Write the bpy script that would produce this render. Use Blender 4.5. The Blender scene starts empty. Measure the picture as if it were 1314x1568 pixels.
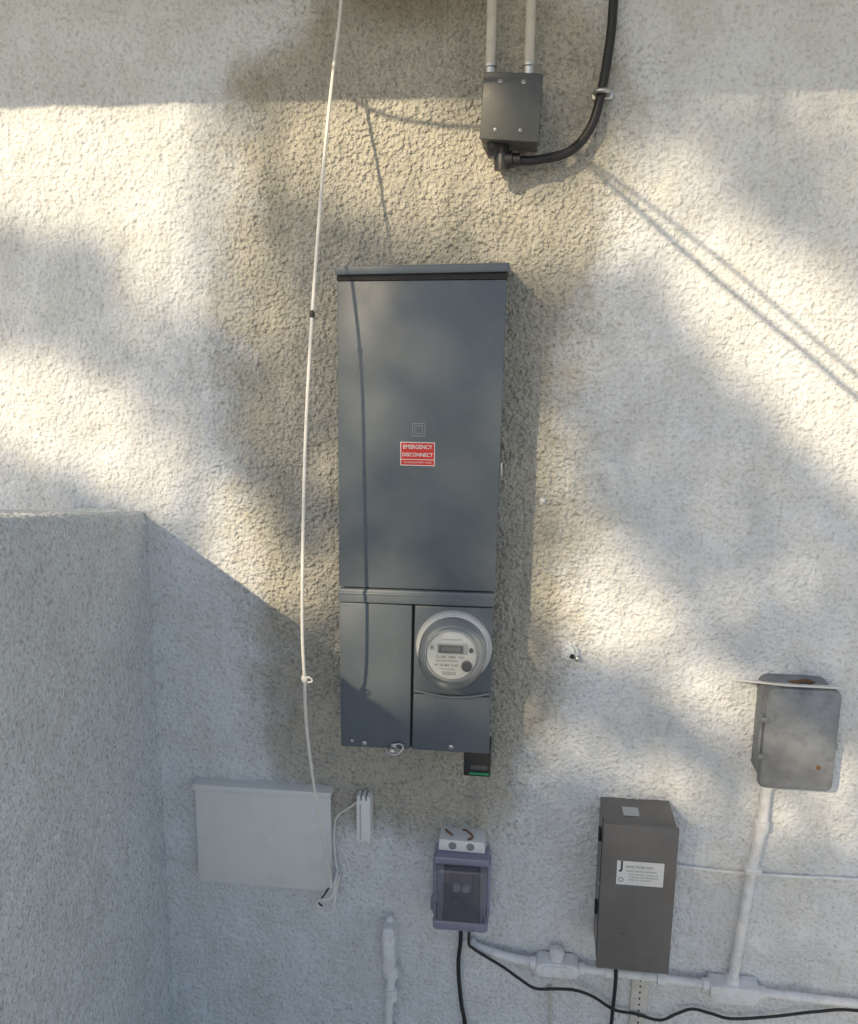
import bpy, bmesh, math, random
import numpy as np
from mathutils import Vector, Matrix, Euler
random.seed(7); rng=np.random.default_rng(11)
S=bpy.context.scene
S.view_settings.view_transform='Standard'; S.view_settings.look='None'
S.view_settings.exposure=0
COL=S.collection

# ---------------------------------------------------------------- materials
def newmat(name):
    m=bpy.data.materials.new(name); m.use_nodes=True
    nt=m.node_tree; b=nt.nodes['Principled BSDF']
    return m,nt,b
def N(nt,t,**kw):
    n=nt.nodes.new(t)
    for k,v in kw.items():
        if k in n.inputs: n.inputs[k].default_value=v
        else: setattr(n,k,v)
    return n
def paint(name,col,rough=.5,metal=0,var=.12,nscale=14,bump=.0006,bscale=160,dirt=None,dirtamt=.0,coat=0):
    m,nt,b=newmat(name)
    tc=N(nt,'ShaderNodeNewGeometry')
    n=N(nt,'ShaderNodeTexNoise',Scale=nscale,Detail=4.0,Roughness=.65)
    nt.links.new(tc.outputs['Position'],n.inputs['Vector'])
    r=N(nt,'ShaderNodeMapRange'); r.inputs[1].default_value=.3; r.inputs[2].default_value=.7
    r.inputs[3].default_value=1-var; r.inputs[4].default_value=1+var
    nt.links.new(n.outputs['Fac'],r.inputs[0])
    mx=N(nt,'ShaderNodeVectorMath',operation='SCALE'); mx.inputs[0].default_value=col
    nt.links.new(r.outputs[0],mx.inputs['Scale'])
    out=mx.outputs[0]
    if dirt:
        n2=N(nt,'ShaderNodeTexNoise',Scale=nscale*2.7,Detail=6.0,Roughness=.7)
        nt.links.new(tc.outputs['Position'],n2.inputs['Vector'])
        r2=N(nt,'ShaderNodeMapRange'); r2.inputs[1].default_value=.5; r2.inputs[2].default_value=.72; r2.inputs[4].default_value=dirtamt
        nt.links.new(n2.outputs['Fac'],r2.inputs[0])
        m2=N(nt,'ShaderNodeMix',data_type='RGBA')
        nt.links.new(r2.outputs[0],m2.inputs[0]); nt.links.new(out,m2.inputs[6]); m2.inputs[7].default_value=(*dirt,1)
        out=m2.outputs[2]
    nt.links.new(out,b.inputs['Base Color'])
    r4=N(nt,'ShaderNodeMapRange'); r4.inputs[1].default_value=.3; r4.inputs[2].default_value=.7
    r4.inputs[3].default_value=max(rough-.08,.05); r4.inputs[4].default_value=min(rough+.10,1)
    nt.links.new(n.outputs['Fac'],r4.inputs[0]); nt.links.new(r4.outputs[0],b.inputs['Roughness'])
    b.inputs['Metallic'].default_value=metal
    b.inputs['Coat Weight'].default_value=coat
    if bump:
        n3=N(nt,'ShaderNodeTexNoise',Scale=bscale,Detail=2.0)
        nt.links.new(tc.outputs['Position'],n3.inputs['Vector'])
        bp=N(nt,'ShaderNodeBump',Strength=.5,Distance=bump)
        nt.links.new(n3.outputs['Fac'],bp.inputs['Height']); nt.links.new(bp.outputs[0],b.inputs['Normal'])
    return m

def stucco(name,use_attr):
    m,nt,b=newmat(name); L=nt.links.new
    g=N(nt,'ShaderNodeNewGeometry'); P=g.outputs['Position']
    def noise(s,d=3.0,r=.6):
        n=N(nt,'ShaderNodeTexNoise',Scale=s,Detail=d,Roughness=r); L(P,n.inputs['Vector']); return n.outputs['Fac']
    def rng_(src,a,b_,c,d):
        r=N(nt,'ShaderNodeMapRange'); L(src,r.inputs[0])
        for i,v in enumerate((a,b_,c,d)): r.inputs[i+1].default_value=v
        return r.outputs[0]
    def mth(op,a,b_):
        n=N(nt,'ShaderNodeMath',operation=op)
        for i,v in enumerate((a,b_)):
            if isinstance(v,(int,float)): n.inputs[i].default_value=v
            else: L(v,n.inputs[i])
        return n.outputs[0]
    def mix(f,a,b_):
        n=N(nt,'ShaderNodeMix',data_type='RGBA')
        if isinstance(f,float): n.inputs[0].default_value=f
        else: L(f,n.inputs[0])
        for i,v in ((6,a),(7,b_)):
            if isinstance(v,tuple): n.inputs[i].default_value=(*v,1)
            else: L(v,n.inputs[i])
        return n.outputs[2]
    mid=noise(8,4,.68); fine=noise(100,2,.6)
    base=mix(rng_(mid,.38,.68,0,1),(.78,.805,.835),(.69,.70,.695)) if use_attr else mix(rng_(mid,.38,.68,0,1),(.84,.87,.90),(.76,.78,.79))
    if use_attr:
        at=N(nt,'ShaderNodeAttribute',attribute_name='patch'); A=at.outputs['Fac']
        e=mth('ADD',A,mth('MULTIPLY',mth('SUBTRACT',mid,.5),1.3))
        pm=rng_(e,.25,.85,0,1)
        base=mix(pm,base,mix(rng_(mid,.35,.65,0,1),(.47,.455,.405),(.58,.55,.475)))
        # rain-washed grime running down the wall
        sc=N(nt,'ShaderNodeVectorMath',operation='MULTIPLY'); L(P,sc.inputs[0]); sc.inputs[1].default_value=(9,9,1.6)
        sn=N(nt,'ShaderNodeTexNoise',Scale=1.0,Detail=4.0,Roughness=.7); L(sc.outputs[0],sn.inputs['Vector'])
        gs=mth('MULTIPLY',rng_(sn.outputs['Fac'],.48,.70,0,.75),rng_(A,0,1,.22,.85))
        base=mix(gs,base,(.34,.335,.285))
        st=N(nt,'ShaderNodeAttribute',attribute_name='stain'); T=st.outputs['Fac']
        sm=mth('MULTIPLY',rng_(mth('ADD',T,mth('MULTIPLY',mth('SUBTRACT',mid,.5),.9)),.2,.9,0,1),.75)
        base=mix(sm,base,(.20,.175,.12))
    else: A=None
    v=N(nt,'ShaderNodeTexVoronoi',feature='F1',Scale=105.0); L(P,v.inputs['Vector'])
    h=mth('ADD',mth('MULTIPLY',fine,1.3),mth('MULTIPLY',v.outputs['Distance'],-.6))
    if A is not None: h=mth('MULTIPLY',h,rng_(A,0,1,.62,1.25))
    # pits darkened in the colour: crevice shade the bump lacks, plus lodged grime
    pit_dark=rng_(fine,.47,.30,0,.45) if A is None else mth('MULTIPLY',rng_(fine,.49,.30,0,.72),rng_(A,0,1,.48,1.0))
    base=mix(pit_dark,base,(.29,.265,.22))
    L(base,b.inputs['Base Color']); b.inputs['Roughness'].default_value=.92
    b.inputs['Specular IOR Level'].default_value=.15
    bp=N(nt,'ShaderNodeBump',Strength=1.0,Distance=.0085); L(h,bp.inputs['Height']); L(bp.outputs[0],b.inputs['Normal'])
    return m

M={}
M['stucco']=stucco('stucco',True); M['stucco2']=stucco('stucco_side',False)
M['panel']=paint('panel_paint',(.106,.128,.150),.40,var=.07,nscale=5,bump=.0004,bscale=90,dirt=(.19,.20,.19),dirtamt=.22)
M['panel2']=paint('panel_trim',(.13,.155,.178),.4,var=.06,dirt=(.2,.2,.19),dirtamt=.2)
M['dark']=paint('dark_gap',(.012,.013,.015),.6)
M['black']=paint('black_rubber',(.018,.018,.02),.45,var=.2)
M['plastic_black']=paint('black_plastic',(.025,.025,.028),.35)
M['jbox']=paint('grey_enamel',(.085,.090,.088),.42,var=.08,dirt=(.15,.145,.13),dirtamt=.3)
M['cond']=paint('conduit_paint',(.62,.59,.52),.6,var=.12,dirt=(.3,.27,.22),dirtamt=.4,bump=.002,bscale=90)
M['condw']=paint('painted_pipe',(.78,.79,.80),.6,var=.08,dirt=(.42,.39,.34),dirtamt=.5,bump=.003,bscale=80)
M['zinc']=paint('zinc',(.55,.55,.54),.35,metal=.9,var=.15)
M['string']=paint('cord',(.80,.78,.73),.8)
M['cream']=paint('cream_cover',(.76,.765,.745),.5,var=.03,nscale=5,dirt=(.55,.53,.46),dirtamt=.25,bump=.0005)
M['white']=paint('white_plastic',(.80,.80,.79),.4,var=.03)
M['taupe']=paint('taupe_enamel',(.155,.147,.141),.34,var=.10,nscale=9,dirt=(.21,.205,.19),dirtamt=.3)
M['gbox']=paint('weathered_aluminium',(.24,.255,.275),.58,metal=.3,var=.32,nscale=8,dirt=(.12,.12,.13),dirtamt=.65,bump=.0015,bscale=60)
M['red']=paint('red_label',(.60,.03,.025),.4,var=.04)
M['label']=paint('label_white',(.74,.74,.73),.45,var=.04)
M['ink']=paint('ink',(.04,.04,.045),.5)
M['badge']=paint('badge_grey',(.26,.27,.28),.5)
M['meterface']=paint('meter_face',(.70,.71,.71),.45,var=.03)
M['metergrey']=paint('meter_grey',(.46,.48,.49),.4,var=.05)
M['lcd']=paint('lcd',(.07,.09,.085),.2)
M['green']=paint('green_label',(.02,.30,.12),.4)
M['rust']=paint('rust',(.16,.09,.05),.8,var=.4,nscale=60)
M['bark']=paint('bark',(.12,.09,.065),.9,var=.35,nscale=12,bump=.01,bscale=30)
M['roof']=paint('roof_shingle',(.12,.11,.10),.9,var=.3,nscale=20)
M['soffit']=paint('soffit_paint',(.74,.74,.72),.7)
M['ground']=paint('paving',(.52,.52,.51),.9,var=.12,nscale=3,bump=.005,bscale=60,dirt=(.32,.30,.27),dirtamt=.4)
M['wood']=paint('painted_wood',(.60,.58,.53),.7,var=.12,dirt=(.3,.27,.22),dirtamt=.5)
m,nt,b=newmat('leaf'); M['leaf']=m
oi=N(nt,'ShaderNodeNewGeometry'); cr=N(nt,'ShaderNodeValToRGB')
cr.color_ramp.elements[0].color=(.035,.07,.015,1); cr.color_ramp.elements[1].color=(.09,.12,.03,1)
nt.links.new(oi.outputs['Random Per Island'],cr.inputs[0]); nt.links.new(cr.outputs[0],b.inputs['Base Color']); b.inputs['Roughness'].default_value=.6
def clear(name,tint,haze,hazecol):
    m=bpy.data.materials.new(name); m.use_nodes=True; nt=m.node_tree; nt.nodes.clear()
    o=N(nt,'ShaderNodeOutputMaterial'); t=N(nt,'ShaderNodeBsdfTransparent'); t.inputs[0].default_value=(*tint,1)
    d=N(nt,'ShaderNodeBsdfDiffuse'); d.inputs[0].default_value=(*hazecol,1)
    gl=N(nt,'ShaderNodeBsdfGlossy'); gl.inputs['Roughness'].default_value=.08
    m1=N(nt,'ShaderNodeMixShader'); m1.inputs[0].default_value=haze
    nt.links.new(t.outputs[0],m1.inputs[1]); nt.links.new(d.outputs[0],m1.inputs[2])
    fr=N(nt,'ShaderNodeFresnel'); fr.inputs[0].default_value=1.5
    m2=N(nt,'ShaderNodeMixShader'); nt.links.new(fr.outputs[0],m2.inputs[0]); nt.links.new(m1.outputs[0],m2.inputs[1]); nt.links.new(gl.outputs[0],m2.inputs[2])
    nt.links.new(m2.outputs[0],o.inputs[0]); return m
M['glass']=clear('meter_glass',(.96,.97,.97),.07,(.8,.82,.84))
M['purple']=clear('tinted_cover',(.88,.88,.96),.12,(.66,.66,.82))
M['frost']=clear('frosted_cover_edge',(.75,.75,.88),.42,(.52,.52,.70))

# ---------------------------------------------------------------- helpers  (dep = distance in front of the wall, +y is into the wall)
def link(o,parent=None):
    COL.objects.link(o)
    if parent: o.parent=parent
    return o
def group(name):
    e=bpy.data.objects.new(name,None); e.empty_display_size=.1; COL.objects.link(e); return e
def meshobj(name,verts,faces,mat,parent=None,smooth=False,bevel=0,seg=2):
    me=bpy.data.meshes.new(name); me.from_pydata([tuple(v) for v in verts],[],faces)
    bm=bmesh.new(); bm.from_mesh(me)
    if bevel:
        bmesh.ops.bevel(bm,geom=list(bm.edges),offset=bevel,segments=seg,profile=.5,affect='EDGES')
    bmesh.ops.recalc_face_normals(bm,faces=bm.faces); bm.to_mesh(me); bm.free()
    me.materials.append(M[mat])
    if smooth or bevel:
        me.shade_smooth()
    if bevel:
        me.set_sharp_from_angle(angle=math.radians(40))
    return link(bpy.data.objects.new(name,me),parent)
def quadbox(name,tl,tr,br,bl,dep,back,mat,parent=None,bevel=.003,seg=2):
    v=[(x,-dep,z) for x,z in (tl,tr,br,bl)]+[(x,-back,z) for x,z in (tl,tr,br,bl)]
    f=[(0,1,2,3),(7,6,5,4),(0,4,5,1),(1,5,6,2),(2,6,7,3),(3,7,4,0)]
    return meshobj(name,v,f,mat,parent,bevel=bevel,seg=seg)
def box(name,x0,x1,z0,z1,dep,back,mat,parent=None,bevel=.002,seg=2):
    return quadbox(name,(x0,z1),(x1,z1),(x1,z0),(x0,z0),dep,back,mat,parent,bevel,seg)
def rbox(name,x0,x1,z0,z1,dep,back,r,mat,parent=None,bevel=.003,radii=None):
    """box whose outline has rounded corners"""
    radii=radii or (r,r,r,r); pts=[]
    for (cx,cz,a0),rr in zip(((x1,z1,0),(x0,z1,90),(x0,z0,180),(x1,z0,270)),radii):
        sx=-1 if cx==x1 else 1; sz=-1 if cz==z1 else 1
        for k in range(7):
            a=math.radians(a0+15*k); pts.append((cx+sx*rr+rr*math.cos(a),cz+sz*rr+rr*math.sin(a)))
    n=len(pts)
    me=bpy.data.meshes.new(name); bm=bmesh.new()
    rings=[]
    prof=[(0,back),(0,dep-bevel),(bevel*.3,dep-bevel*.3),(bevel,dep)]
    cx=(x0+x1)/2; cz=(z0+z1)/2
    for ins,d in prof:
        kx=1-ins/((x1-x0)/2); kz=1-ins/((z1-z0)/2)
        rings.append([bm.verts.new((cx+(x-cx)*kx,-d,cz+(z-cz)*kz)) for x,z in pts])
    for a,b_ in zip(rings,rings[1:]):
        for i in range(n): bm.faces.new((a[i],a[(i+1)%n],b_[(i+1)%n],b_[i]))
    bm.faces.new(rings[-1]); bm.faces.new(rings[0][::-1])
    bmesh.ops.recalc_face_normals(bm,faces=bm.faces); bm.to_mesh(me); bm.free(); me.materials.append(M[mat])
    me.shade_smooth(); me.set_sharp_from_angle(angle=math.radians(35))
    return link(bpy.data.objects.new(name,me),parent)
def lathe(name,x,z,prof,mat,parent=None,n=48,axis='y',y=0,cap=True):
    """prof: list of (radius, dep). axis y (out of wall); for axis 'z' (radius,z) around (x,-y)"""
    v=[];f=[]
    for r,d in prof:
        for i in range(n):
            a=2*math.pi*i/n
            if axis=='y': v.append((x+r*math.cos(a),-d,z+r*math.sin(a)))
            elif axis=='z': v.append((x+r*math.cos(a),-y+r*math.sin(a),d))
            else: v.append((d,-y+r*math.cos(a),z+r*math.sin(a)))
    for k in range(len(prof)-1):
        for i in range(n): f.append((k*n+i,k*n+(i+1)%n,(k+1)*n+(i+1)%n,(k+1)*n+i))
    if cap: f.append(tuple(range(n))[::-1]); f.append(tuple((len(prof)-1)*n+i for i in range(n)))
    o=meshobj(name,v,f,mat,parent,smooth=True)
    o.data.set_sharp_from_angle(angle=math.radians(40))
    return o
def catmull(P,sub=8):
    P=[Vector(p) for p in P]; Q=[P[0]*2-P[1]]+P+[P[-1]*2-P[-2]]; out=[]
    for i in range(1,len(Q)-2):
        a,b_,c,d=Q[i-1:i+3]
        for k in range(sub):
            t=k/sub; out.append(.5*((2*b_)+(c-a)*t+(2*a-5*b_+4*c-d)*t*t+(3*b_-3*c+d-a)*t**3))
    out.append(P[-1]); return out
def tube(name,P,r,mat,parent=None,sub=8,n=12,r2=None,smoothpath=True):
    """P: list of (x,dep,z)"""
    P=[(p[0],-p[1],p[2]) for p in P]
    Q=catmull(P,sub) if smoothpath else [Vector(p) for p in P]
    v=[];f=[]; up=None
    for i,q in enumerate(Q):
        t=(Q[min(i+1,len(Q)-1)]-Q[max(i-1,0)]).normalized()
        if up is None: up=t.orthogonal().normalized()
        up=(up-up.dot(t)*t).normalized(); s=t.cross(up)
        rr=r if r2 is None else r+(r2-r)*i/(len(Q)-1)
        for k in range(n):
            a=2*math.pi*k/n; v.append(q+up*rr*math.cos(a)+s*rr*math.sin(a))
    for i in range(len(Q)-1):
        for k in range(n): f.append((i*n+k,i*n+(k+1)%n,(i+1)*n+(k+1)%n,(i+1)*n+k))
    f.append(tuple(range(n))[::-1]); f.append(tuple((len(Q)-1)*n+k for k in range(n)))
    return meshobj(name,v,f,mat,parent,smooth=True)
def text(name,body,x,z,dep,width,mat,parent,align='CENTER',bold=0.0,vs=1.0):
    """width = wanted width of the line in metres"""
    cu=bpy.data.curves.new(name,'FONT'); cu.body=body; cu.size=.02; cu.align_x=align; cu.align_y='CENTER'; cu.offset=bold; cu.resolution_u=3
    cu.materials.append(M[mat])
    o=bpy.data.objects.new(name,cu); COL.objects.link(o)
    dg=bpy.context.evaluated_depsgraph_get(); dg.update(); me=bpy.data.meshes.new_from_object(o.evaluated_get(dg))
    xs_=[v.co.x for v in me.vertices]; w0=max(xs_)-min(xs_); k=width/w0
    o2=bpy.data.objects.new(name,me); o2.location=(x,-dep,z); o2.rotation_euler=(math.radians(90),0,0); o2.scale=(k,k*vs,1)
    bpy.data.objects.remove(o); return link(o2,parent)
def screw(name,x,z,dep,r,parent,mat='zinc'):
    lathe(name,x,z,[(r,dep-.001),(r,dep+r*.3),(r*.7,dep+r*.6),(.0001,dep+r*.7)],mat,parent,n=16,cap=False)
    box(name+'_slot',x-r*.7,x+r*.7,z-r*.12,z+r*.12,dep+r*.72,dep,'dark',parent,bevel=0)

# ---------------------------------------------------------------- light direction
TX,TZ=.55,.56
LS=Vector((-TX,-1,TZ)).normalized()
sun=bpy.data.lights.new('sun','SUN'); sun.energy=4.2; sun.angle=math.radians(.6); sun.color=(1,.82,.54)
so=bpy.data.objects.new('sun',sun); so.rotation_euler=LS.to_track_quat('Z','Y').to_euler(); so.location=(-4,-8,6); COL.objects.link(so)
w=bpy.data.worlds.new('World'); S.world=w; w.use_nodes=True; nt=w.node_tree
sky=nt.nodes.new('ShaderNodeTexSky'); sky.sky_type='NISHITA'; sky.sun_disc=False
sky.sun_elevation=math.asin(LS.z); sky.sun_rotation=math.atan2(LS.x,LS.y)
bg=nt.nodes['Background']; nt.links.new(sky.outputs[0],bg.inputs[0]); bg.inputs[1].default_value=.15

# ---------------------------------------------------------------- wall
def spaced(a,lo,hi,b_,fine,coarse):
    return np.unique(np.round(np.concatenate([np.arange(a,lo,coarse),np.arange(lo,hi,fine),np.arange(hi,b_+1e-6,coarse)]),5))
def smooth(e0,e1,x): t=np.clip((x-e0)/(e1-e0),0,1); return t*t*(3-2*t)
def gridmesh(name,X,Y,Z,nu,nv,mat):
    me=bpy.data.meshes.new(name); co=np.stack([X.ravel(),Y.ravel(),Z.ravel()],1).astype(np.float32)
    idx=np.arange(nu*nv).reshape(nv,nu)
    q=np.stack([idx[:-1,:-1],idx[:-1,1:],idx[1:,1:],idx[1:,:-1]],-1).reshape(-1,4)
    me.vertices.add(len(co)); me.vertices.foreach_set('co',co.ravel())
    me.loops.add(q.size); me.loops.foreach_set('vertex_index',q.ravel().astype(np.int32))
    me.polygons.add(len(q)); me.polygons.foreach_set('loop_start',(np.arange(len(q))*4).astype(np.int32))
    me.update(calc_edges=True); me.validate(); me.materials.append(M[mat]); me.shade_smooth()
    return me
def displace(o,specs):
    for i,(sz,st,depth) in enumerate(specs):
        t=bpy.data.textures.new('lump%d'%i,'CLOUDS'); t.noise_scale=sz; t.noise_depth=depth
        md=o.modifiers.new('lump%d'%i,'DISPLACE'); md.texture=t; md.strength=st; md.mid_level=.5; md.texture_coords='LOCAL'
xs=spaced(-5,-1.35,.95,5,.005,.1); zs=spaced(-.12,-.02,2.78,3.3,.005,.05)
XX,ZZ=np.meshgrid(xs,zs)
me=gridmesh('stucco_wall',XX,np.zeros_like(XX),ZZ,len(xs),len(zs),'stucco')
zk=[.60,.75,.86,1.0,1.25,1.6,1.9,2.2,2.56,2.69,3.3]
lo=[-.1,-.45,-.58,-.64,-.66,-.70,-.72,-.72,-.66,-.50,-.45]
hi=[-.2,.0,.02,.05,.12,.13,.10,.16,.22,.1,.0]
L_=np.interp(ZZ,zk,lo); H_=np.interp(ZZ,zk,hi)
d=np.minimum(XX-L_,H_-XX)
patch=smooth(-.14,.14,d)*smooth(.58,.85,ZZ)
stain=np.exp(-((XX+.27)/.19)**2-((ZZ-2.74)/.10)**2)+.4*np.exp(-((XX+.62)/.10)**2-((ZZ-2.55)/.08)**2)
for nme,arr in (('patch',patch),('stain',stain)):
    a=me.attributes.new(nme,'FLOAT','POINT'); a.data.foreach_set('value',arr.ravel().astype(np.float32))
wall=link(bpy.data.objects.new('stucco_wall',me)); displace(wall,[(.018,.0060,1),(.14,.012,2)])

# low side wall, running out from the house wall, its coping rising away from the wall
ss=np.concatenate([np.arange(-.05,.9,.007),np.arange(.9,3.4,.03)])
R=.028
prof=[(0,-z) for z in np.arange(2.6,R,-.007)]
prof+=[(-R+R*math.cos(a),-R+R*math.sin(a)) for a in np.linspace(0,math.pi/2,8)]
prof+=[(-x,0) for x in np.arange(R+.007,.19,.008)]+[(-.19-R*math.sin(a),-R+R*math.cos(a)) for a in np.linspace(0,math.pi/2,6)]
prof+=[(-.19-R,-z) for z in np.arange(.04,2.6,.05)]
pr=np.array(prof); PX,SS=np.meshgrid(pr[:,0],ss); PZ,_=np.meshgrid(pr[:,1],ss)
me=gridmesh('low_side_wall',-.932+PX,-SS,1.574+.180*SS+PZ,len(prof),len(ss),'stucco2')
lw=link(bpy.data.objects.new('low_side_wall',me)); displace(lw,[(.020,.006,1),(.14,.012,2)])

# roof overhang
rf=group('roof_overhang')
meshobj('soffit',[(-5,.2,2.93),(5,.2,2.93),(5,-.70,2.93),(-5,-.70,2.93),(-5,.2,2.96),(5,.2,2.96),(5,-.70,2.96),(-5,-.70,2.96)],[(0,1,2,3),(4,5,6,7),(0,4,5,1),(1,5,6,2),(2,6,7,3),(3,7,4,0)],'soffit',rf)
box('fascia',-5,5,2.915,3.06,.725,.702,'soffit',rf)
meshobj('shingles',[(-5,-.78,3.065),(5,-.78,3.065),(5,1.2,3.8),(-5,1.2,3.8),(-5,-.78,3.09),(5,-.78,3.09),(5,1.2,3.83),(-5,1.2,3.83)],[(0,1,2,3),(4,5,6,7),(0,4,5,1),(1,5,6,2),(2,6,7,3),(3,7,4,0)],'roof',rf)
# ground
meshobj('ground',[(-150,-150,-.1),(150,-150,-.1),(150,30,-.1),(-150,30,-.1)],[(0,1,2,3)],'ground')

# ---------------------------------------------------------------- tree (stands behind the photographer, throws the dappled shade)
lit=[(-1.02,2.40,.42,.16,0,1),(-.76,2.24,.17,.22,0,.95),(-1.22,1.83,.28,.12,-10,1),(-.97,1.70,.32,.10,-25,1),(-.70,1.47,.28,.10,-33,1),
 (-.31,2.40,.30,.13,-8,1),(-.56,1.95,.06,.28,20,.6),(.28,2.26,.22,.11,-35,.95),(.55,2.05,.34,.13,-38,1),(.80,1.84,.26,.16,-38,1),
 (.16,1.43,.13,.17,0,1),(.28,1.30,.22,.09,-35,1),(.08,1.62,.05,.20,0,.95),(.56,1.11,.30,.07,-30,.8),(.10,1.05,.17,.06,-30,.75),
 (.32,.93,.24,.05,-22,.8),(.74,.85,.16,.06,-20,.8),(-.07,1.61,.16,.035,-25,.85),(-.15,1.52,.08,.05,-10,.85),(-.29,1.30,.17,.22,0,1),(-.08,2.25,.28,.09,-10,.85),
 (.70,2.45,.16,.06,-30,.5),(-.28,1.80,.08,.34,0,.72),(-.05,1.85,.12,.04,-20,.5),(.45,2.38,.14,.04,-30,.5)]
def litv(x,z):
    v=0
    for cx,cz,rx,rz,an,s in lit:
        a=math.radians(an); dx=x-cx; dz=z-cz; u=dx*math.cos(a)+dz*math.sin(a); q=-dx*math.sin(a)+dz*math.cos(a)
        e=(u/rx)**2+(q/rz)**2
        v=max(v,s*max(0,min(1,1.8-e*1.0)))
    return v
tree=group('tree')
V=[];F=[];clus=[]
def leaf(c,sz):
    e=Euler((random.uniform(-.9,.9),random.uniform(-.9,.9),random.uniform(0,6.28))).to_matrix()
    e=LS.to_track_quat('Z','Y').to_matrix()@e
    k=len(V)
    for p in ((-.5,0,0),(-.12,.26,.04),(.5,0,0),(-.12,-.26,.04)): V.append(c+e@(Vector(p)*sz))
    F.append((k,k+1,k+2,k+3))
cnt=0
while cnt<13000:
    x=random.uniform(-2.0,1.6); z=random.uniform(.1,3.0)
    if random.random()<litv(x,z)*.995+.003: continue
    s=random.uniform(7.5,10.5)
    c=Vector((x-TX*s,-s,z+TZ*s)); leaf(c,random.uniform(.07,.105)); cnt+=1
    if cnt%100==0: clus.append(c)
for _ in range(2200): # rest of the crown
    a=random.uniform(0,6.28); rr=random.uniform(1.9,3.0); s=random.uniform(7.5,10.8)
    leaf(Vector((-.2-TX*s+rr*math.cos(a)*1.1,-s,1.6+TZ*s+rr*math.sin(a))),random.uniform(.08,.14))
me=bpy.data.meshes.new('foliage'); me.from_pydata(V,[],F); me.materials.append(M['leaf']); link(bpy.data.objects.new('foliage',me),tree)
tp=[(-7.3,9.7,-.1),(-7.2,9.6,1.4),(-6.9,9.4,2.8),(-6.6,9.3,4.0),(-6.2,9.2,5.2),(-5.9,9.2,6.3)]
tube('trunk',tp,.20,'bark',tree,r2=.05)
for i,c in enumerate(clus[::6]):
    b0=Vector(tp[3+i%3]); e=Vector((c.x,-c.y,c.z)); mid=(b0+e)/2+Vector((0,0,.25))
    tube('limb_%d'%i,[b0,mid,e],.025,'bark',tree,r2=.005,n=6,sub=4)

# ---------------------------------------------------------------- overhead cables (their shadows fall on the wall)
def air(x,z,s): return (x-TX*s,s,z+TZ*s)
for nme,pts,r in (('overhead_cable',[(.05,2.44,1.0),(.151,2.358,1.0),(.405,2.177,1.03),(.721,1.928,1.08),(1.6,1.25,1.3)],.0042),
                  ('overhead_cable.001',[(.05,2.43,.95),(.130,2.359,.95),(.408,2.129,1.0),(.726,1.879,1.05),(1.6,1.16,1.2)],.0058),
                  ('twig_shadow_cable',[(-.80,2.60,.85),(-.526,2.546,.82),(-.416,2.517,.80),(-.314,2.475,.80),(-.127,2.452,.8),(.10,2.455,.8)],.0048)):  # unseen drooping cable, added to cast a thin curved twig-like shadow
    tube(nme,[air(*p) for p in pts],r,'black')

# ---------------------------------------------------------------- electrical panel with meter
g=group('electrical_panel')
quadbox('enclosure',(-.404,2.118),(-.056,2.122),(-.066,1.056),(-.406,1.054),.135,-.02,'panel2',g,.003)
quadbox('hood',(-.412,2.146),(-.043,2.154),(-.045,2.136),(-.410,2.129),.163,-.02,'panel2',g,.003)
quadbox('hood_gap',(-.408,2.1285),(-.047,2.134),(-.048,2.122),(-.408,2.118),.152,.10,'dark',g,0)
quadbox('upper_cover',(-.408,2.1175),(-.048,2.1215),(-.057,1.446),(-.412,1.443),.150,.137,'panel',g,.003)
quadbox('middle_rail',(-.413,1.440),(-.056,1.443),(-.058,1.411),(-.413,1.408),.155,.137,'panel2',g,.004)
quadbox('middle_rail_lip',(-.413,1.433),(-.056,1.436),(-.056,1.431),(-.413,1.428),.158,.15,'panel2',g,.002)
quadbox('lower_left_cover',(-.412,1.406),(-.243,1.406),(-.247,1.053),(-.412,1.050),.150,.137,'panel',g,.003)
quadbox('meter_cover',(-.237,1.406),(-.059,1.408),(-.061,1.196),(-.240,1.194),.150,.137,'panel',g,.003)
quadbox('lower_right_cover',(-.240,1.191),(-.061,1.193),(-.061,1.052),(-.243,1.051),.147,.137,'panel',g,.003)
quadbox('centre_gap',(-.243,1.406),(-.237,1.406),(-.242,1.053),(-.247,1.053),.139,.12,'dark',g,0)
tube('ring_skirt',[(-.236,.150,1.203),(-.20,.153,1.196),(-.147,.156,1.192),(-.10,.153,1.196),(-.064,.150,1.203)],.003,'panel2',g)
mx,mz=-.147,1.313
lathe('meter_ring',mx,mz,[(.087,.14),(.087,.155),(.084,.163),(.080,.166),(.078,.166),(.078,.15)],'metergrey',g,cap=False)
lathe('meter_base',mx,mz,[(.079,.15),(.079,.170),(.074,.172),(.074,.178),(.068,.180)],'meterface',g)
lathe('meter_barrel',mx,mz,[(.066,.17),(.066,.196),(.062,.200),(.050,.200)],'meterface',g,cap=True)
lathe('meter_inner_ring',mx,mz,[(.062,.199),(.062,.208),(.060,.210),(.057,.210),(.056,.205)],'metergrey',g,cap=False)
lathe('meter_dial',mx,mz,[(.0555,.195),(.0555,.2075),(.0001,.2078)],'label',g,cap=False)
box('lcd_bezel',mx-.033,mx+.034,mz+.004,mz+.028,.2105,.205,'metergrey',g,.001)
box('lcd',mx-.029,mx+.026,mz+.007,mz+.025,.212,.208,'lcd',g,.0005)
text('lcd_digits','888888',mx-.001,mz+.016,.2125,.040,'badge',g)
lathe('optical_port',mx+.034,mz-.022,[(.0115,.205),(.0115,.216),(.0085,.217),(.008,.212)],'ink',g,n=24)
lathe('demand_button',mx+.043,mz+.015,[(.0045,.205),(.0045,.216),(.003,.2165)],'ink',g,n=16)
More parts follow.
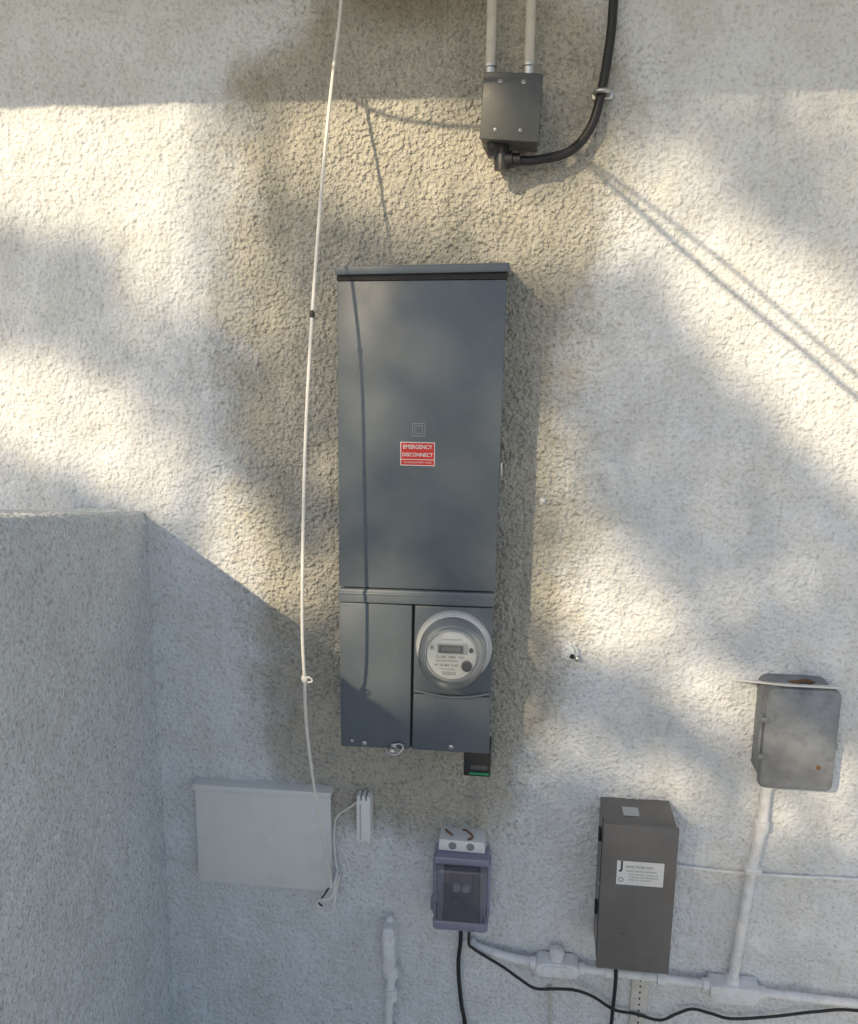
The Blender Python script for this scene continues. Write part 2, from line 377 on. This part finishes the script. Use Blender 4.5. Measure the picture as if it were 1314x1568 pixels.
for i,(t_,dx,dz,s_) in enumerate((('CL200  240V  3W',-.004,-.004,.062),('KILOWATTHOURS',-.010,-.013,.048),('W 28 884 3105',-.012,-.023,.052),('TYPE 2S FM 60Hz',-.010,-.032,.036),('|||||||||||||',-.006,-.041,.030),('WATTHOUR METER',0,.037,.045))):
    text('dial_text_%d'%i,t_,mx+dx,mz+dz,.2082,s_,'ink',g)
text('dial_r','R',mx-.043,mz+.016,.2082,.009,'ink',g)
lathe('meter_glass',mx,mz,[(.0785,.166),(.076,.180),(.073,.225),(.069,.234),(.060,.238),(.03,.240),(.0001,.2405)],'glass',g,cap=False)
for k,(a,dd) in enumerate(((.0145,.1506),(.0128,.1509),(.0090,.1512),(.0075,.1515))):
    box('badge_%d'%k,-.231-a,-.231+a,1.805-a,1.805+a,dd,.1495,('badge' if k%2==0 else 'panel'),g,0)
box('emergency_label',-.271,-.195,1.726,1.778,.1508,.1495,'label',g,0)
box('emergency_label_red',-.2692,-.1968,1.7405,1.7762,.1512,.150,'red',g,0)
box('emergency_label_strip',-.2692,-.1968,1.7278,1.7388,.1512,.150,'red',g,0)
text('emergency_text','EMERGENCY',-.233,1.7672,.1516,.064,'label',g,bold=.0003,vs=1.1)
text('disconnect_text','DISCONNECT',-.233,1.7500,.1516,.067,'label',g,bold=.0003,vs=1.1)
text('label_small','SERVICE EQUIPMENT INSIDE',-.233,1.7333,.1516,.062,'label',g)
box('latch',-.0535,-.048,1.705,1.735,.135,.10,'zinc',g,.001)
for x,z in ((-.355,1.062),(-.150,1.066)): screw('cover_screw',x,z,.150,.006,g)
screw('cover_screw',-.385,1.066,.150,.004,g)
screw('seal_post',-.285,1.058,.150,.007,g)
tube('seal_wire',[(-.305,.152,1.056),(-.295,.162,1.045),(-.275,.164,1.046),(-.262,.158,1.060),(-.27,.155,1.068),(-.29,.155,1.064)],.0022,'zinc',g)
lathe('seal_tag',-.288,1.047,[(.008,.155),(.008,.160),(.006,.161)],'zinc',g,n=16)
g2=group('surge_protector')
box('case',-.122,-.058,.978,1.05,.120,.05,'plastic_black',g2,.004)
box('green_label',-.108,-.062,.984,.989,.1215,.119,'green',g2,0)
box('grey_label',-.105,-.066,.997,1.008,.1205,.119,'jbox',g2,0)

# ---------------------------------------------------------------- upper junction box, conduits, black cable
g=group('junction_box')
quadbox('case',(-.105,2.528),(.011,2.523),(.006,2.399),(-.112,2.406),.100,-.01,'jbox',g,.003)
quadbox('cover',(-.107,2.533),(.013,2.527),(.008,2.396),(-.114,2.404),.112,.102,'jbox',g,.003)
for x,z in ((-.073,2.513),(-.026,2.511),(-.081,2.421),(-.030,2.419)): screw('cover_screw',x,z,.112,.0045,g)
lathe('bottom_hub',-.085,0,[(.017,2.405),(.017,2.385),(.013,2.380),(.013,2.376)],'plastic_black',g,axis='z',y=.06)
for nm,xa,xb in (('conduit',-.098,-.097),('conduit.001',-.017,-.016)):
    c=group(nm)
    tube('pipe',[(xa,.035,2.53),(xb,.035,2.8),(xb,.035,2.94)],.0105,'cond',c,n=20)
    lathe('connector',xa,0,[(.015,2.528),(.015,2.535),(.0125,2.537),(.0125,2.56),(.0145,2.562),(.0145,2.567),(.0105,2.568)],'zinc',c,axis='z',y=.035,n=20)
bc=group('black_cable')
tube('cable',[(.155,.03,2.94),(.154,.03,2.8),(.152,.03,2.685),(.149,.03,2.611),(.136,.03,2.511),(.117,.032,2.441),(.075,.04,2.392),(.01,.05,2.374),(-.03,.055,2.372),(-.062,.06,2.376)],.0098,'black',bc,n=16)
lathe('gland',0,2.373,[(.014,-.030),(.014,-.045),(.018,-.047),(.018,-.062),(.015,-.064),(.015,-.078),(.008,-.082)],'plastic_black',bc,axis='x',y=.057,n=12)
lathe('gland_elbow',-.068,0,[(.016,2.352),(.017,2.372),(.015,2.39),(.015,2.405)],'plastic_black',bc,axis='z',y=.058,n=16)
tube('clamp',[(.122,.028,2.509),(.124,.042,2.509),(.136,.048,2.509),(.149,.042,2.509),(.152,.015,2.509)],.0055,'zinc',bc,n=8)
box('clamp_tab',.118,.162,2.500,2.518,.012,-.01,'zinc',bc,.001)

# ---------------------------------------------------------------- hanging cord
c=group('white_cord')
tube('cord',[(-.405,.03,2.93),(-.414,.05,2.695),(-.422,.10,2.542),(-.425,.19,2.333),(-.4305,.28,2.042),(-.442,.315,1.762),(-.449,.335,1.437),(-.451,.32,1.287),(-.464,.26,1.137),(-.473,.15,.898),(-.468,.06,.663),(-.462,.05,.60)],.0036,'string',c,n=8)
lathe('fastener',-.4305,0,[(.002,2.035),(.0055,2.040),(.0055,2.048),(.002,2.053)],'ink',c,axis='z',y=.28,n=10)
lathe('knot',-.451,0,[(.002,1.277),(.006,1.282),(.0075,1.289),(.005,1.296),(.002,1.300)],'string',c,axis='z',y=.32,n=10)
tube('tail',[(-.451,.32,1.287),(-.441,.322,1.293),(-.434,.32,1.284),(-.445,.32,1.279)],.0018,'string',c,n=6)

# ---------------------------------------------------------------- low-voltage enclosure (thin painted cover)
g=group('utility_enclosure')
quadbox('case',(-.822,.853),(-.473,.855),(-.472,.582),(-.822,.582),.020,-.02,'cream',g,.002)
quadbox('door',(-.828,.841),(-.467,.843),(-.466,.574),(-.829,.575),.031,.022,'cream',g,.003)
quadbox('top_lip',(-.831,.860),(-.465,.862),(-.465,.845),(-.831,.843),.038,-.02,'cream',g,.003)
tube('cord_tail',[(-.462,.05,.60),(-.453,.052,.625),(-.450,.03,.640)],.0025,'string',g,n=6)
tube('wire_loop',[(-.455,.02,.63),(-.462,.05,.575),(-.495,.055,.565),(-.503,.05,.545),(-.485,.05,.525),(-.460,.05,.535),(-.455,.045,.575),(-.449,.02,.62)],.0032,'string',g,n=8)
tube('wire_loop_dark',[(-.47,.02,.59),(-.487,.05,.572),(-.498,.05,.555),(-.488,.05,.545)],.0022,'black',g,n=6)
tube('sensor_lead',[(-.453,.02,.62),(-.460,.02,.68),(-.460,.02,.76),(-.450,.02,.79),(-.42,.02,.815),(-.395,.02,.835)],.0024,'string',g,n=6)
g=group('wireless_sensor')
rbox('case',-.398,-.362,.733,.848,.042,-.01,.004,'white',g)
box('ridge',-.389,-.386,.74,.84,.0435,.04,'metergrey',g,0)
for i,x in enumerate((-.393,-.380,-.367)): box('prong_%d'%i,x-.004,x+.004,.846,.860,.040,.008,'white',g,.001)

# ---------------------------------------------------------------- timer / outlet with clear cover
g=group('covered_outlet')
rbox('back_plate',-.186,-.066,.535,.745,.030,-.015,.006,'metergrey',g)
quadbox('top_bracket',(-.184,.768),(-.070,.766),(-.068,.735),(-.186,.737),.058,-.01,'white',g,.003)
for x in (-.150,-.105): lathe('knockout',x,.752,[(.010,.055),(.010,.0590),(.008,.0592)],'badge',g,n=20)
tube('rust_clip',[(-.170,.02,.772),(-.165,.045,.784),(-.150,.05,.776)],.003,'rust',g,n=6)
tube('rust_clip_2',[(-.125,.02,.775),(-.115,.045,.788),(-.10,.05,.776),(-.112,.05,.766)],.003,'rust',g,n=6)
rbox('inner_frame',-.172,-.080,.556,.692,.045,.028,.006,'ink',g)
rbox('outlet_face',-.156,-.096,.572,.672,.054,.04,.008,'plastic_black',g)
for z in (.600,.636):
    for x in (-.138,-.114): lathe('plug',x,z,[(.011,.05),(.011,.062),(.008,.066)],'badge' if z>.62 else 'ink',g,n=16)
rbox('clear_cover',-.190,-.062,.560,.708,.095,.025,.010,'purple',g,bevel=.012)
rbox('cover_lip',-.196,-.056,.528,.557,.084,.02,.008,'frost',g,bevel=.008)
rbox('cover_top',-.196,-.056,.711,.733,.080,.02,.006,'frost',g,bevel=.006)
rbox('cover_rail_l',-.199,-.191,.558,.710,.060,.02,.003,'frost',g,bevel=.002)
rbox('cover_rail_r',-.061,-.053,.558,.710,.060,.02,.003,'frost',g,bevel=.002)
box('hinge_l',-.205,-.200,.56,.585,.05,.02,'frost',g,.001)
tube('power_cord',[(-.130,.03,.54),(-.127,.025,.465),(-.132,.022,.40),(-.130,.02,.337),(-.122,.02,.26),(-.112,.02,.203),(-.10,.02,.06),(-.10,.02,-.09)],.0055,'black',g,n=10)
tube('thin_cord',[(-.10,.03,.54),(-.105,.045,.475),(-.09,.048,.455),(-.016,.052,.414),(.03,.056,.385),(.070,.056,.362),(.12,.056,.366),(.171,.052,.364),(.22,.035,.335),(.275,.025,.294),(.33,.02,.283),(.393,.02,.271),(.435,.02,.295),(.473,.02,.313),(.52,.02,.305),(.572,.02,.295),(.67,.02,.312),(.776,.02,.338),(.876,.02,.352),(1.1,.02,.33)],.0040,'black',g,n=8)

# ---------------------------------------------------------------- lower conduits
g=group('conduit_run')
def pipe(n_,pts,r=.0105): tube(n_,pts,r,'condw',g,n=20,sub=6)
pipe('pipe_a',[(-.100,.015,.455),(-.085,.025,.446),(-.02,.03,.430),(.075,.03,.415)],.0115)
pipe('pipe_b',[(.18,.03,.411),(.30,.03,.407),(.42,.03,.402),(.51,.03,.397)])
pipe('pipe_c',[(.62,.03,.388),(.75,.03,.384),(.90,.03,.380),(1.6,.03,.365)])
pipe('pipe_riser',[(.604,.03,1.0),(.601,.03,.938),(.598,.03,.84),(.585,.03,.732),(.574,.03,.58),(.563,.03,.41)],.0125)
rbox('conduit_body_left',.068,.180,.392,.434,.052,.006,.018,'condw',g,bevel=.006)
rbox('body_cover',.085,.165,.398,.428,.055,.05,.012,'condw',g,bevel=.002)
lathe('body_hub',.122,0,[(.016,.430),(.016,.447),(.019,.449),(.019,.458),(.013,.462),(.010,.466)],'condw',g,axis='z',y=.03,n=20)
rbox('conduit_tee',.505,.628,.362,.412,.054,.006,.022,'condw',g,bevel=.007,radii=(.008,.008,.024,.024))
for a,b_,zz in ((.052,.070,.417),(.178,.196,.411),(.245,.268,.409),(.375,.400,.403),(.488,.508,.398),(.626,.645,.388)):
    lathe('coupling',0,zz,[(.012,a),(.0155,a+.002),(.0155,b_-.002),(.012,b_)],'condw',g,axis='x',y=.03,n=20)
for x,a,b_ in ((.563,.408,.43),(.5985,.835,.865),(.602,.95,.99)):
    lathe('riser_coupling',x,0,[(.013,a),(.017,a+.002),(.017,b_-.002),(.013,b_)],'condw',g,axis='z',y=.03,n=20)
box('riser_strap',.566,.606,.722,.740,.046,-.005,'condw',g,.003)
g=group('conduit_stub')
rbox('access_fitting',-.331,-.297,.362,.498,.055,-.01,.014,'condw',g,bevel=.007)
rbox('fitting_cover',-.325,-.303,.385,.485,.058,.05,.010,'condw',g,bevel=.002)
lathe('hub',-.309,0,[(.013,.335),(.018,.337),(.019,.362),(.016,.37)],'condw',g,axis='z',y=.03,n=20)
lathe('coupling',-.309,0,[(.013,.268),(.0165,.270),(.0165,.300),(.013,.302)],'condw',g,axis='z',y=.03,n=20)
tube('pipe',[(-.308,.03,.37),(-.310,.03,.327),(-.317,.03,.189),(-.318,.03,-.1)],.0115,'condw',g,n=20)
lathe('top_plug',-.314,0,[(.010,.495),(.010,.506),(.006,.510)],'condw',g,axis='z',y=.02,n=16)
g=group('wooden_stake')
box('strip',.318,.362,-.1,.47,.012,-.01,'wood',g,.002)
for i in range(22): box('hole_%d'%i,.338,.342,.05+i*.018,.056+i*.018,.0125,.010,'dark',g,0)
g=group('ground_wire')
tube('wire',[(.110,.012,.325),(.112,.012,.28),(.117,.012,.10),(.118,.012,-.1)],.0035,'cond',g,n=8)
lathe('cap',.110,0,[(.004,.315),(.008,.318),(.008,.332),(.004,.336)],'cond',g,axis='z',y=.012,n=12)
tube('painted_wire',[(.39,.004,.712),(.425,.007,.709),(.55,.006,.703),(.70,.006,.704),(.847,.006,.708),(1.5,.006,.71)],.0042,'condw',n=8)

# ---------------------------------------------------------------- taupe transformer box
g=group('lighting_transformer_box')
box('case',.214,.382,.501,.882,.126,-.01,'taupe',g,.002)
quadbox('front_cover',(.211,.886),(.385,.886),(.384,.498),(.211,.500),.133,.124,'taupe',g,.002)
box('label',.247,.356,.732,.794,.1338,.1325,'label',g,0)
text('label_mark','J',.258,.782,.1342,.009,'ink',g,bold=.0006)
for i,(t_,z,s_) in enumerate((('JUNCTION, INC.',.780,.066),('PACIFIC GROVE, CALIFORNIA',.769,.072),('INPUT 120V 60HZ   OUTPUT 12V',.760,.068),('OUTDOOR LANDSCAPE LIGHTING',.753,.068),('MODEL 300   300 WATTS',.746,.052))):
    text('label_text_%d'%i,t_,.268 if i<2 else .275,z,.1342,s_,'ink',g,align='LEFT')
lathe('label_seal',.258,.745,[(.006,.1338),(.006,.1341)],'ink',g,n=20)
lathe('label_seal_in',.258,.745,[(.0045,.1338),(.0045,.1343)],'label',g,n=20)
meshobj('top_sticker',[(.262,-.045,.8835),(.300,-.045,.8835),(.300,-.085,.8835),(.262,-.085,.8835)],[(0,1,2,3)],'metergrey',g)
for z in (.60,.80): box('side_latch',.208,.214,z,z+.03,.07,.05,'dark',g,.001)
box('side_seam',.2125,.2145,.505,.88,.10,.097,'dark',g,0)
screw('side_screw',.213,.7,.09,.003,g)
tube('output_cord',[(.265,.06,.51),(.268,.05,.48),(.272,.045,.42),(.272,.04,.36),(.270,.03,.26),(.268,.03,.10),(.268,.03,-.09)],.0050,'black',g,n=10)

# ---------------------------------------------------------------- weathered box at right
g=group('weathered_junction_box')
rbox('case',.568,.722,.990,1.228,.078,-.01,.022,'gbox',g,radii=(.02,.02,.014,.014))
rbox('cover',.562,.727,.983,1.233,.100,.080,.02,'gbox',g,bevel=.009,radii=(.022,.022,.016,.016))
meshobj('drip_plate',[(.505,.0,1.206),(.745,.0,1.206),(.722,-.105,1.240),(.600,-.105,1.240),(.505,.0,1.210),(.745,.0,1.210),(.722,-.105,1.244),(.600,-.105,1.244)],[(0,1,2,3),(4,5,6,7),(0,4,5,1),(1,5,6,2),(2,6,7,3),(3,7,4,0)],'cream',g)
tube('hinge_pin',[(.557,.092,1.165),(.557,.092,1.06)],.004,'gbox',g,n=10)
for z in (1.155,1.065): box('hinge_leaf',.553,.572,z-.006,z+.006,.104,.085,'gbox',g,.001)
box('latch',.724,.731,1.085,1.10,.09,.05,'gbox',g,.001)
lathe('rust_spot',.690,1.045,[(.006,.1),(.005,.1015),(.0001,.102)],'rust',g,n=14,cap=False)
tube('rust_bracket',[(.615,.01,1.212),(.63,.05,1.228),(.66,.055,1.236),(.68,.04,1.226),(.70,.01,1.216)],.005,'rust',g,n=8)

# ---------------------------------------------------------------- small wall marks
def blob(name,x,z,r,h,mat,seed):
    random.seed(seed); v=[(x,-h,z)];f=[]; n=18
    for k,(rr,hh) in enumerate(((.45,h*.95),(.8,h*.6),(1.0,-.006))):
        for i in range(n):
            a=2*math.pi*i/n; q=r*rr*(1+random.uniform(-.22,.22)); v.append((x+q*math.cos(a),-hh,z+q*math.sin(a)))
    for i in range(n): f.append((0,1+i,1+(i+1)%n))
    for k in range(2):
        for i in range(n): f.append((1+k*n+i,1+k*n+(i+1)%n,1+(k+1)*n+(i+1)%n,1+(k+1)*n+i))
    return meshobj(name,v,f,mat,smooth=True)
blob('plaster_plug',.122,1.258,.026,.014,'stucco2',3)
c=group('wall_anchor'); lathe('hole',.128,1.252,[(.006,.005),(.006,.0165),(.004,.017)],'dark',c,n=12); lathe('stud',.141,1.247,[(.006,.0),(.006,.020),(.003,.022)],'zinc',c,n=12)
blob('plaster_plug.001',.044,1.628,.010,.006,'stucco2',5)
c=group('eave_lamp'); lathe('shade',-.635,0,[(.001,2.722),(.018,2.724),(.030,2.732),(.036,2.748),(.036,2.80),(.015,2.82),(.008,2.93)],'plastic_black',c,axis='z',y=.06,n=28)

# ---------------------------------------------------------------- camera
Xc=Vector((0.9935648,0.0312145,-0.1088782)); Dc=Vector((-0.0090629,0.9801027,0.1982841)); Yc=Vector((0.1129011,-0.1960214,0.9740785))
right=Vector((Xc[0],Yc[0],-Dc[0])); down=Vector((Xc[1],Yc[1],-Dc[1])); fwd=Vector((Xc[2],Yc[2],-Dc[2]))
Rm=Matrix((right,-down,-fwd)).transposed()
cam=bpy.data.cameras.new('camera'); co=bpy.data.objects.new('camera',cam); COL.objects.link(co)
co.matrix_world=Matrix.Translation((0,-2.0,2.0))@Rm.to_4x4()
cam.sensor_fit='VERTICAL'; cam.sensor_height=36; cam.lens=36*1315/1568; cam.clip_end=500; cam.clip_start=.05
S.camera=co
